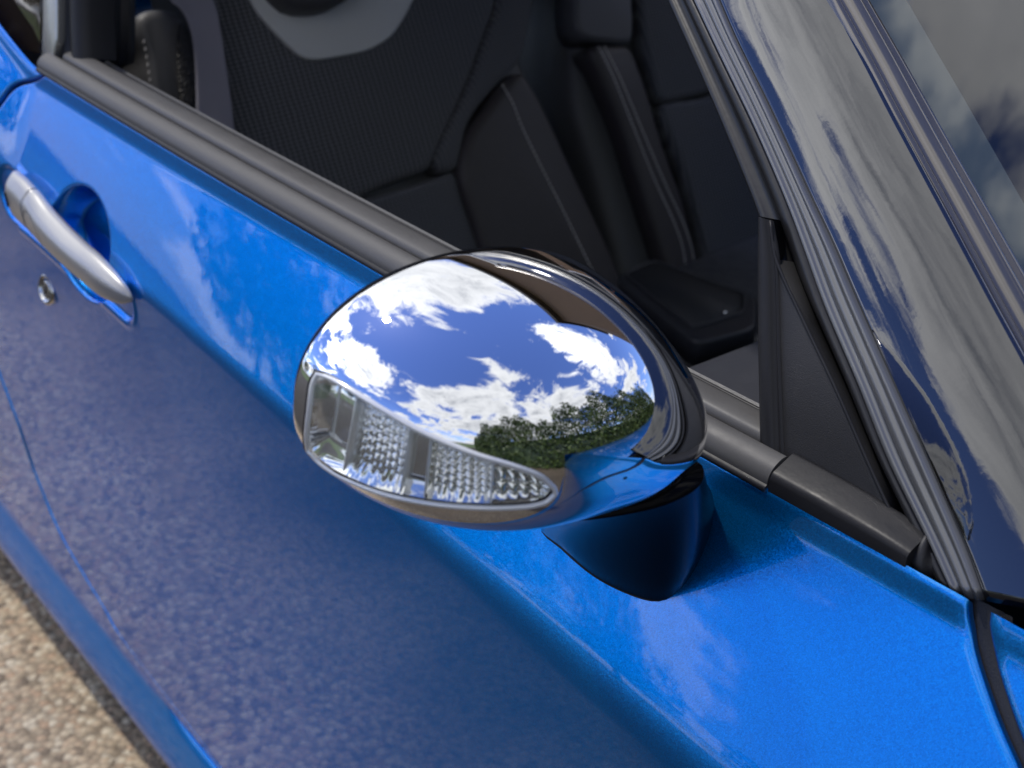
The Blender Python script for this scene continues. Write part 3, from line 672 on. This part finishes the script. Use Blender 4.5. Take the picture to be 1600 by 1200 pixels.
# rubber end stop where the belt trim meets the pillar
e = at_y(1437, 885, .004); bm = bmesh.new(); bmesh.ops.create_uvsphere(bm, u_segments=24, v_segments=16, radius=1)
for v in bm.verts:
    c = v.co; n3 = 1+.18*math.sin(7*c.x+3*c.z); v.co = Vector((e[0]+c.x*.011*n3, e[1]+.010+c.y*.014, e[2]+c.z*.013*n3-.006*c.x))
bm_ob('trim_end_stop', bm, BLACK, CAR)
# cowl behind the pillar foot
cw = [(.205, .004, .925), (.30, .0, .915), (.62, .10, .86), (.62, .40, .90), (.30, .20, .915), (.2, .08, .93)]
# ------------------------------------------------------------------ bonnet, roof, rear, lower structure
xs = np.linspace(.30, 1.45, 40); ys = np.linspace(0, 1, 40); A = []
for x in xs:
    yl = float(y0(x)); zt = float(zb(x)); row = []
    for t in ys: row.append((x, yl+(2*CYM-2*yl)*t, zt+.07*(1-(2*t-1)**4)*(1-.3*(x-.3))))
    A.append(row)
grid_ob('bonnet', A, PAINT, CAR)
# cowl panel from pillar foot to bonnet edge
low = ws[-1]; A = [low+np.array([.0, 0, -.012]), np.array([(.31, p[1], .935+.05*(1-((p[1]-CYM)/CYM)**2)) for p in low])]
grid_ob('cowl', np.array(A), BLACK, CAR)
# roof skin with headliner below
topc = ws[0]; A = []; B2 = []
for s in np.linspace(0, 1, 30):
    rr_ = []; rb = []
    for j, p in enumerate(topc):
        t = j/24; y = p[1]+(t-.5)*2*(-.0)*s; x = p[0]-1.25*s*(1-.12*(2*t-1)**2)-0.01; z = p[2]+.055*math.sin(math.pi*min(1, s*1.05)*.62)-.16*s**3
        rr_.append((x, y, z)); rb.append((x, y, z-.03))
    A.append(rr_); B2.append(rb)
grid_ob('roof', A, GLOSS, CAR); grid_ob('headliner', B2, LINER, CAR)
for sgn in (0, 1):
    A2 = np.array(A)[:, 0 if sgn == 0 else -1]; rail = np.array([[p+np.array([0, (1 if sgn else -1)*dy, dz]) for dy, dz in ((-.03, -.036), (.0, -.034), (.010, -.026), (.012, -.012), (.004, .002), (-.02, .006))] for p in A2])
    grid_ob('roof_rail', rail, GLOSS, CAR)
# far side: mirrored door skins, pillar and trim
for nm in ('door_panel', 'rear_quarter_panel', 'front_wing', 'sill', 'pillar_panel', 'outer_weatherstrip', 'door_card'):
    o = bpy.data.objects[nm]; c = o.copy(); COL.objects.link(c); c.parent = CAR; c.scale = (1, -1, 1); c.location = (0, 2*CYM, 0)
# rear body: parcel shelf, tail, floor, dash, bulkhead
bm = bmesh.new(); box_bm(bm, (-.35, CYM, .16), (2.9, 1.5, .04)); bm_ob('floor_pan', bm, TRIM, CAR, False)
bm = bmesh.new(); box_bm(bm, (-1.72, CYM, .70), (.5, 1.5, .06)); box_bm(bm, (-1.50, CYM, .42), (.05, 1.5, .60)); bm_ob('rear_bulkhead', bm, TRIM, CAR, False)
bm = bmesh.new(); box_bm(bm, (-1.45, .16, .80), (.9, .03, .70)); bm_ob('rear_side_trim', bm, BLACK, CAR, False); bm = bmesh.new(); box_bm(bm, (-1.45, 1.50, .80), (.9, .03, .70)); bm_ob('rear_side_trim', bm, BLACK, CAR, False)
bm = bmesh.new(); box_bm(bm, (.28, CYM, .50), (.06, 1.5, .70)); bm_ob('front_bulkhead', bm, TRIM, CAR, False)
dash = [(.42, .90), (.20, .915), (.02, .905), (-.10, .885), (-.16, .84), (-.15, .74), (-.05, .62), (.1, .5)]
ds = spline([(a, 0, b) for a, b in dash], 30)
grid_ob('dashboard', np.array([[(p[0]+.05*(1-((y-CYM)/CYM)**2), y, p[2]) for p in ds] for y in np.linspace(.10, 1.56, 30)]), TRIM, CAR)
tl = [(-1.98, 1.02), (-2.03, .95), (-2.05, .7), (-2.04, .4), (-1.98, .22)]
grid_ob('tailgate', np.array([[(a-.06*(1-((y-CYM)/CYM)**2), y, b) for a, b in tl] for y in np.linspace(.0, 2*CYM, 30)]), PAINT, CAR)
ns_ = [(1.45, .78), (1.53, .70), (1.56, .5), (1.54, .3), (1.45, .2)]
grid_ob('front_bumper', np.array([[(a+.10*(1-((y-CYM)/CYM)**2), y, b) for a, b in ns_] for y in np.linspace(.0, 2*CYM, 30)]), PAINT, CAR)
# rear glass slope
rg = np.array([[np.array(A_)*(1-t)+np.array((-1.98, .12+(2*CYM-.24)*j/24, 1.01))*t for t in np.linspace(0, 1, 6)] for j, A_ in enumerate(A[-1])])
grid_ob('rear_window', rg, WIND, CAR)
# wheels
def wheel(x, y, sgn):
    prof = [(.235, -.085), (.27, -.098), (.295, -.09), (.305, -.07), (.307, -.03), (.307, .03), (.305, .07), (.295, .09), (.27, .098), (.235, .085)]
    A = np.array([[(x+r*math.cos(a), y+o, .375+r*math.sin(a)) for a in np.linspace(0, 2*math.pi, 64, endpoint=False)] for r, o in prof])
    t = grid_ob('wheel', A, TYRE, CAR, wrap=True)
    rp_ = [(.235, .07), (.225, .07), (.215, .05), (.20, .03), (.08, .045), (.05, .06), (.001, .06)]
    A = np.array([[(x+r*math.cos(a), y-sgn*o, .375+r*math.sin(a)) for a in np.linspace(0, 2*math.pi, 64, endpoint=False)] for r, o in rp_])
    grid_ob('rim', A, ALLOY, t, wrap=True)
for x in (-1.64, .80):
    wheel(x, .10, 1); wheel(x, 2*CYM-.10, -1)
# ------------------------------------------------------------------ rear pillar and quarter window at the top left
def vslab(name, px, y, th, bev, mat, lean=.0, n=(0, -1, 0), angle=None):
    nn = np.array([0, -1, lean], float); nn /= np.linalg.norm(nn)
    return slab(name, [on_plane(u, v, (-.9, y, 1.0), nn) for u, v in px], nn, th, bev, mat, CAR, angle=angle)
vslab('quarter_window', [(-60, -420), (60, -420), (64, 0), (63, 84), (40, 80), (0, 52), (-60, 8)], .045, .01, .001, simple('dark_quarter_glass', (.02, .014, .009), .04, 0, ior=1.6, coat=1), .25)
vslab('rear_pillar_highlight', [(66, -420), (88, -420), (88, 60), (84, 86), (76, 96), (64, 94), (66, 30)], .040, .03, .002, simple('satin_pillar_highlight', (.55, .55, .53), .25, .8), .25)  # strip coloured bright, mostly standing in for the reflection along the pillar
A = []
for (u, v) in [(90, -420), (90, -200), (92, 0), (93, 50), (95, 92)]:
    A.append((u, v))
pl = np.array([on_plane(u, v, (-.9, .055, 1.0), np.array([0, -.97, .24])) for u, v in A]); pr2 = np.array([on_plane(u+44, v, (-.9, .055, 1.0), np.array([0, -.97, .24])) for u, v in A])
loft('rear_pillar_seal', spline(pl, 30), spline(pr2, 30), [(0, -.03), (.0, .0), (.08, .0), (.14, .004), (.28, .008), (.42, .004), (.5, .0015), (.58, .006), (.75, .009), (.92, .006), (1, -.004), (1, -.03)], np.array([0, -.97, .24]), RUBBER2)
vslab('rear_pillar_cover', [(134, -420), (172, -420), (172, 70), (168, 112), (134, 100)], .115, .012, .003, BLACK, .2)
vslab('belt_anchor_cover', [(166, -420), (201, -420), (201, 78), (199, 98), (180, 106), (167, 76)], .155, .008, .002, TRIM, .2)
# ------------------------------------------------------------------ seats: panels on the reclined face of each backrest
SN = np.array([.906, 0, .423]); SP = np.array([-.95, .5, .69])
def sp(px, off=0.0): return np.array([on_plane(u, v, SP+SN*off, SN) for u, v in px])
def seat_panel(name, px, off, th, bev, mat, parent, n=60, puff=None): return slab(name, sp(px, off), SN, th, bev, mat, parent, n=n, puff=puff, seg=4)
nearseat = seat_panel('front_seat', [(300, -260), (850, -260), (845, 0), (838, 40), (822, 92), (850, 150), (902, 270), (948, 368), (985, 450), (1010, 560), (700, 600), (300, 330), (330, 120)], -.03, .12, .03, LEATHER, CAR, n=90)
seat_panel('backrest_centre', [(322, -250), (775, -250), (778, 0), (762, 50), (735, 125), (706, 190), (684, 238), (676, 262), (560, 312), (470, 400), (340, 300), (352, 200), (342, 60)], .0, .05, .012, FABRIC, nearseat, 90)
seat_panel('backrest_side', [(782, -250), (836, -250), (836, 0), (831, 35), (817, 92), (782, 130), (752, 165), (732, 200), (718, 262), (690, 268), (684, 243), (706, 194), (737, 128), (764, 54), (781, 2)], .006, .05, .012, FABRIC2, nearseat, 80)
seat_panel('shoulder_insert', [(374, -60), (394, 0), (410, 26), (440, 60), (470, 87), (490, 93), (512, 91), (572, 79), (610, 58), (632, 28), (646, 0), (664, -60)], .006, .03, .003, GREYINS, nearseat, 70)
seat_panel('head_restraint', [(400, -300), (620, -300), (585, -40), (548, -2), (525, 9), (498, 12), (472, 10), (452, -2), (425, -40)], .05, .06, .02, LEATHER, nearseat, 50)
seat_panel('lumbar_panel', [(563, 320), (640, 293), (700, 272), (714, 270), (722, 300), (742, 360), (765, 440), (700, 560), (560, 480), (480, 410)], .004, .05, .010, FABRIC2, nearseat, 60)
seat_panel('bolster', [(817, 112), (852, 166), (904, 278), (948, 372), (975, 440), (990, 520), (800, 520), (768, 430), (742, 340), (722, 270), (738, 205), (764, 168), (786, 136)], .016, .06, .014, LEATHERB, nearseat, 80)
lb = seat_panel('shoulder_bolster', [(216, 26), (232, 14), (262, 12), (284, 22), (298, 50), (308, 95), (312, 150), (309, 200), (270, 200), (238, 150), (228, 90), (215, 50)], .05, .10, .020, LEATHER, nearseat, 60)
PERF = simple('perforated_leather', (.016, .016, .018), .55, 0); _, nt_, b_ = PERF, PERF.node_tree, PERF.node_tree.nodes['Principled BSDF']; bump(nt_, b_, 330.0, 1.0, dist=.002, tex='vor')
seat_panel('perforated_strip', [(286, 34), (298, 52), (309, 100), (312, 150), (308, 196), (294, 186), (283, 150), (278, 105), (279, 60)], .056, .02, .004, PERF, nearseat, 50)
def stitches(name, px, off, parent, pitch=.0075, ln=.0045):
    P = spline(sp(px, off), 300); seg = np.linalg.norm(np.diff(P, axis=0), axis=1); t = np.concatenate([[0], np.cumsum(seg)]); bm = bmesh.new(); s = 0
    lat = np.cross(P[-1]-P[0], SN); lat /= np.linalg.norm(lat)
    while s < t[-1]-ln:
        a = np.array([np.interp(s, t, P[:, k]) for k in range(3)]); b = np.array([np.interp(s+ln, t, P[:, k]) for k in range(3)])
        w_ = lat*.0009; n_ = SN*.0010; sl = lat*.0006
        v = [bm.verts.new(q) for q in (a-w_-sl, a+w_-sl, b+w_+sl, b-w_+sl, a-w_+n_-sl, a+w_+n_-sl, b+w_+n_+sl, b-w_+n_+sl)]
        for f in ((4, 5, 6, 7), (0, 4, 7, 3), (1, 2, 6, 5), (0, 1, 5, 4), (2, 3, 7, 6)): bm.faces.new([v[k] for k in f])
        s += pitch
    return bm_ob(name, bm, THREAD, parent, False, kind='stuff')
stitches('stitching', [(784, 132), (800, 160), (816, 200), (846, 262), (880, 330), (912, 396), (934, 440)], .0165, nearseat)
stitches('stitching', [(224, 62), (230, 95), (236, 138), (243, 165)], .0515, nearseat, .009, .004)
# passenger seat
far = seat_panel('front_seat', [(898, -260), (1300, -260), (1300, 460), (1000, 520), (965, 400), (935, 280), (905, 180), (896, 90), (899, 0)], -.03, .14, .03, LEATHER, CAR, n=80)
seat_panel('backrest_centre', [(1000, -250), (1300, -250), (1300, 90), (1140, 135), (1104, 146), (1040, 160), (1030, 157), (1016, 100), (1002, 20)], .0, .05, .012, FABRIC2, far, 60)
seat_panel('lumbar_panel', [(1036, 168), (1104, 152), (1300, 96), (1300, 470), (1130, 470), (1110, 410), (1090, 330), (1060, 240)], .004, .05, .012, FABRIC2, far, 60)
seat_panel('bolster', [(926, 75), (960, 70), (986, 74), (1010, 130), (1040, 230), (1072, 320), (1090, 400), (1098, 450), (1060, 450), (1020, 340), (975, 200), (942, 120)], .008, .05, .012, LEATHERB, far, 60)
seat_panel('upper_bolster', [(905, -250), (985, -250), (990, 0), (992, 50), (985, 68), (950, 66), (912, 58), (900, 30)], .010, .05, .010, simple('grey_leather', (.11, .11, .12), .5, 0, bs=700, bst=.3), far, 60)
stitches('stitching', [(935, 72), (958, 120), (990, 200), (1022, 280), (1052, 345), (1066, 385), (1072, 425)], .0085, far)
stitches('stitching', [(944, 72), (968, 120), (1002, 200), (1036, 280), (1066, 345), (1080, 385), (1086, 425)], .0085, far)
# seat belt
bl = spline(sp([(240, -120), (266, 0), (280, 12), (291, 28), (300, 55), (305, 100), (307, 160), (306, 240)], .085), 60); br = spline(sp([(300, -120), (334, 0), (341, 20), (347, 55), (354, 100), (361, 150), (368, 215), (372, 300)], .085), 60)
loft('seat_belt', bl, br, [(0, -.0012), (.02, .0), (.06, .0006), (.12, 0), (.5, .0005), (.88, 0), (.94, .0006), (.98, 0), (1, -.0012)], SN, BELT)
# centre console with its tray
zc_ = .585
def rrect(P, r, n=6):
    out = []; m = len(P)
    for i in range(m):
        p = P[i]; a = P[i-1]-p; b = P[(i+1) % m]-p; a /= np.linalg.norm(a); b /= np.linalg.norm(b)
        for t in np.linspace(0, 1, n): q0 = p+a*r*(1-t)**2*1.0+b*r*t**2; out.append(q0)
    return np.array(out)
lid = np.array([at_z(u, v, zc_) for u, v in [(958, 432), (1018, 400), (1184, 462), (1182, 512), (1088, 536)]])
lidr = rrect(lid, .022)
console = slab('console_lid', lidr, (0, 0, 1), .035, .007, TRIM, CAR, seg=4)
# raised rim and sunken mat
cen_ = lid.mean(0); inn = cen_+(rrect(np.array([at_z(u, v, zc_) for u, v in [(974, 430), (1022, 409), (1166, 462), (1160, 490), (1082, 514)]]), .012)-cen_)*1.0
lp = spline(inn, 80, True)+np.array([0, 0, .001]); tube('tray_rim', lp, .0028, TRIM, console, 8, True)
slab('tray_mat', inn+np.array([0, 0, .0006]), (0, 0, 1), .002, 0, simple('tray_mat', (.022, .024, .030), .6, 0, bs=800, bst=.2), console)
cl = at_z(1133, 489, zc_+.002); bm = bmesh.new(); bmesh.ops.create_icosphere(bm, subdivisions=2, radius=.0032, matrix=__import__('mathutils').Matrix.Translation(cl)); bm_ob('lid_catch', bm, CHROME, console)
bm = bmesh.new(); c0 = lid.mean(0); box_bm(bm, (c0[0], c0[1]+.02, .42), (.30, .13, .26), R(0)); bmesh.ops.bevel(bm, geom=list(bm.edges), offset=.02, segments=3, affect='EDGES'); bm_ob('console_body', bm, TRIM, CAR)
bm = bmesh.new(); c1 = at_z(1090, 590, .50); box_bm(bm, (c1[0]+.05, c1[1]+.03, .47), (.24, .09, .08), R(-10)); bmesh.ops.bevel(bm, geom=list(bm.edges), offset=.012, segments=3, affect='EDGES'); bm_ob('console_side', bm, TRIM, CAR)
# seat cushions low in the cabin
for y in (.48, 1.18):
    bm = bmesh.new(); box_bm(bm, (-.62, y, .40), (.52, .50, .16)); bmesh.ops.bevel(bm, geom=list(bm.edges), offset=.05, segments=4, affect='EDGES'); bm_ob('seat_cushion', bm, FABRIC2, nearseat if y < .8 else far)
# ------------------------------------------------------------------ ground and surroundings (seen mostly in the reflections)
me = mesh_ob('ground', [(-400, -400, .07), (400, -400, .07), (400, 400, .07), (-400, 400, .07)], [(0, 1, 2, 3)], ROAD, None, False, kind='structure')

def leaf_mat(name, c1, c2):
    m, nt, b = new_mat(name); L = nt.links.new; tc = N(nt, 'ShaderNodeTexCoord'); t = N(nt, 'ShaderNodeTexVoronoi', Scale=5.0); L(tc.outputs['Object'], t.inputs['Vector'])
    s_ = N(nt, 'ShaderNodeSeparateColor'); L(t.outputs['Color'], s_.inputs[0]); mx = N(nt, 'ShaderNodeMix', _data_type='RGBA'); L(s_.outputs[0], mx.inputs[0])
    mx.inputs[6].default_value = (*c1, 1); mx.inputs[7].default_value = (*c2, 1); L(mx.outputs[2], b.inputs['Base Color']); b.inputs['Roughness'].default_value = .5
    return m
LEAF = leaf_mat('hedge_leaf', (.016, .038, .006), (.07, .105, .018)); LEAF2 = leaf_mat('tree_leaf', (.02, .04, .012), (.06, .085, .03))
BARK = simple('bark', (.09, .07, .05), .9, bs=8, bst=.6)
def leaves(name, P, size, mat, parent=None, kind=None):
    n = len(P); a = rng.normal(size=(n, 3)); a /= np.linalg.norm(a, axis=1)[:, None]; b = np.cross(a, rng.normal(size=(n, 3))); b /= np.linalg.norm(b, axis=1)[:, None]
    s = size*rng.uniform(.6, 1.3, n)[:, None]; V = np.stack([P-a*s, P+b*s*.45, P+a*s, P-b*s*.45], 1).reshape(-1, 3); Fc = [(4*i, 4*i+1, 4*i+2, 4*i+3) for i in range(n)]
    return mesh_ob(name, V, Fc, mat, parent, False, kind=kind)
hp = np.array([(11.0, -7.4), (6.0, -3.8), (3.6, -1.8), (2.75, -.6), (2.6, 1.0), (2.6, 3.0), (2.6, 6.0)])
hl = spline(np.c_[hp, np.zeros(len(hp))], 200)
n_ = 70000; k = rng.uniform(0, 199, n_); i = k.astype(int); base = hl[np.minimum(i, 198)]*(1-(k-i))[:, None]+hl[np.minimum(i+1, 199)]*(k-i)[:, None]
tang = np.gradient(hl, axis=0); tang /= np.linalg.norm(tang, axis=1)[:, None]; per = np.c_[-tang[:, 1], tang[:, 0], tang[:, 2]*0][i]
ht = 1.55+.85*sstep((k-60)/90)+.18*np.sin(k*.13)+.25*np.sin(k*.41+1)+.12*np.sin(k*1.3); ht = ht*1.0; lat = rng.uniform(-1, 1, n_); sg = np.sign(lat)*(np.abs(lat)**.35)*(.75+.1*np.sin(k*.5)); zz = ht*(rng.uniform(0, 1, n_)**.75)
sg *= 1-.35*(zz/ht)**6
P = base+per*sg[:, None]*.6; P[:, 2] = zz+rng.normal(0, .05, n_)
hd = leaves('hedge', P, .05, LEAF, None, 'stuff'); thing(hd, 'dense green hedge ahead of the car, seen in the chrome mirror cover', 'hedge', kind='stuff')
core = np.array([[hl[q]+np.array([0, 0, 0])+tang[q][[1, 0, 2]]*np.array([-1, 1, 0])*o_+np.array([0, 0, z_]) for o_, z_ in ((-.28, 0), (-.28, 1.0), (-.15, 1.3), (.15, 1.3), (.28, 1.0), (.28, 0))] for q in range(0, 200, 4)])
grid_ob('hedge_core', core, LEAF2, hd)
def tree(x, y, h, r, label):
    t = bpy.data.objects.new('tree', None); COL.objects.link(t); t.location = (x, y, 0); thing(t, label, 'tree', 'trees across the road')
    pth = [(0, 0, -.1), (.1, .05, h*.25), (-.05, .1, h*.5), (.1, 0, h*.8)]; tube('trunk', spline(pth, 16), np.linspace(.22, .06, 16)*h/8, BARK, t, 10)
    P = []
    for _ in range(16):
        c = rng.normal(size=3)*np.array([r*.45, r*.45, h*.14])+np.array([0, 0, h*.66]); q = rng.normal(size=(420, 3)); q /= np.linalg.norm(q, axis=1)[:, None]; P.append(c+q*(r*.36*rng.uniform(.5, 1, 420)[:, None]**.5))
    leaves('crown', np.concatenate(P), .14, LEAF2, t)
for (x, y, h, r, lab) in [(-27, -20, 5.2, 3.0, 'broad dark tree at the far left end of the reflected row'), (-23, -25, 6.4, 3.2, 'low dark tree, second from the far left end of the reflected row'), (-19, -30, 7.0, 3.6, 'tall dark tree in the middle of the row across the road'),
        (-12, -32, 5.6, 3.4, 'round dark tree right of the middle of the reflected row'), (-6, -48, 4.0, 3.6, 'dark spreading tree level with the car across the road'), (8, -50, 3.6, 3.4, 'last dark tree of the row, ahead of the car')]:
    tree(x, y, h, r, lab)
# brown rough-rendered building beyond the far side of the car
bd = bpy.data.objects.new('building', None); COL.objects.link(bd); bd.location = (-4.7, 6.2, 0); thing(bd, 'brown rough rendered building beyond the far side of the blue car', 'building')
REND = simple('brown_roughcast', (.16, .105, .065), .95, 0, bs=25, bst=.9, var=.35, dist=.02)
bm = bmesh.new(); box_bm(bm, (0, 2.5, 3.1), (8.6, 5, 6.2)); bm_ob('wall', bm, REND, bd, False)
bm = bmesh.new(); box_bm(bm, (0, 2.4, 6.28), (9.0, 5.6, .16)); bm_ob('roof', bm, simple('dark_fascia', (.03, .025, .022), .6), bd, False)
for wx in (-2.2, 1.6):
    bm = bmesh.new(); box_bm(bm, (wx, -.02, 1.55), (1.3, .06, 1.1)); wf = bm_ob('window', bm, simple('white_frame', (.7, .7, .68), .5), bd, False)
    bm = bmesh.new(); box_bm(bm, (wx, -.055, 1.55), (1.16, .02, .96)); bm_ob('pane', bm, simple('dark_pane', (.02, .022, .025), .05), wf, False)
# grass verge across the road
xs = np.linspace(-40, 40, 2)
vg = mesh_ob('grass_verge', [(-60, -70, .13), (60, -70, .13), (60, -9, .13), (-60, -9, .13), (-60, -8.9, .06), (60, -8.9, .06)], [(0, 1, 2, 3), (3, 2, 5, 4)], simple('mown_grass', (.07, .11, .03), .9, bs=30, bst=.8, var=.4, dist=.05), None, False, kind='structure')
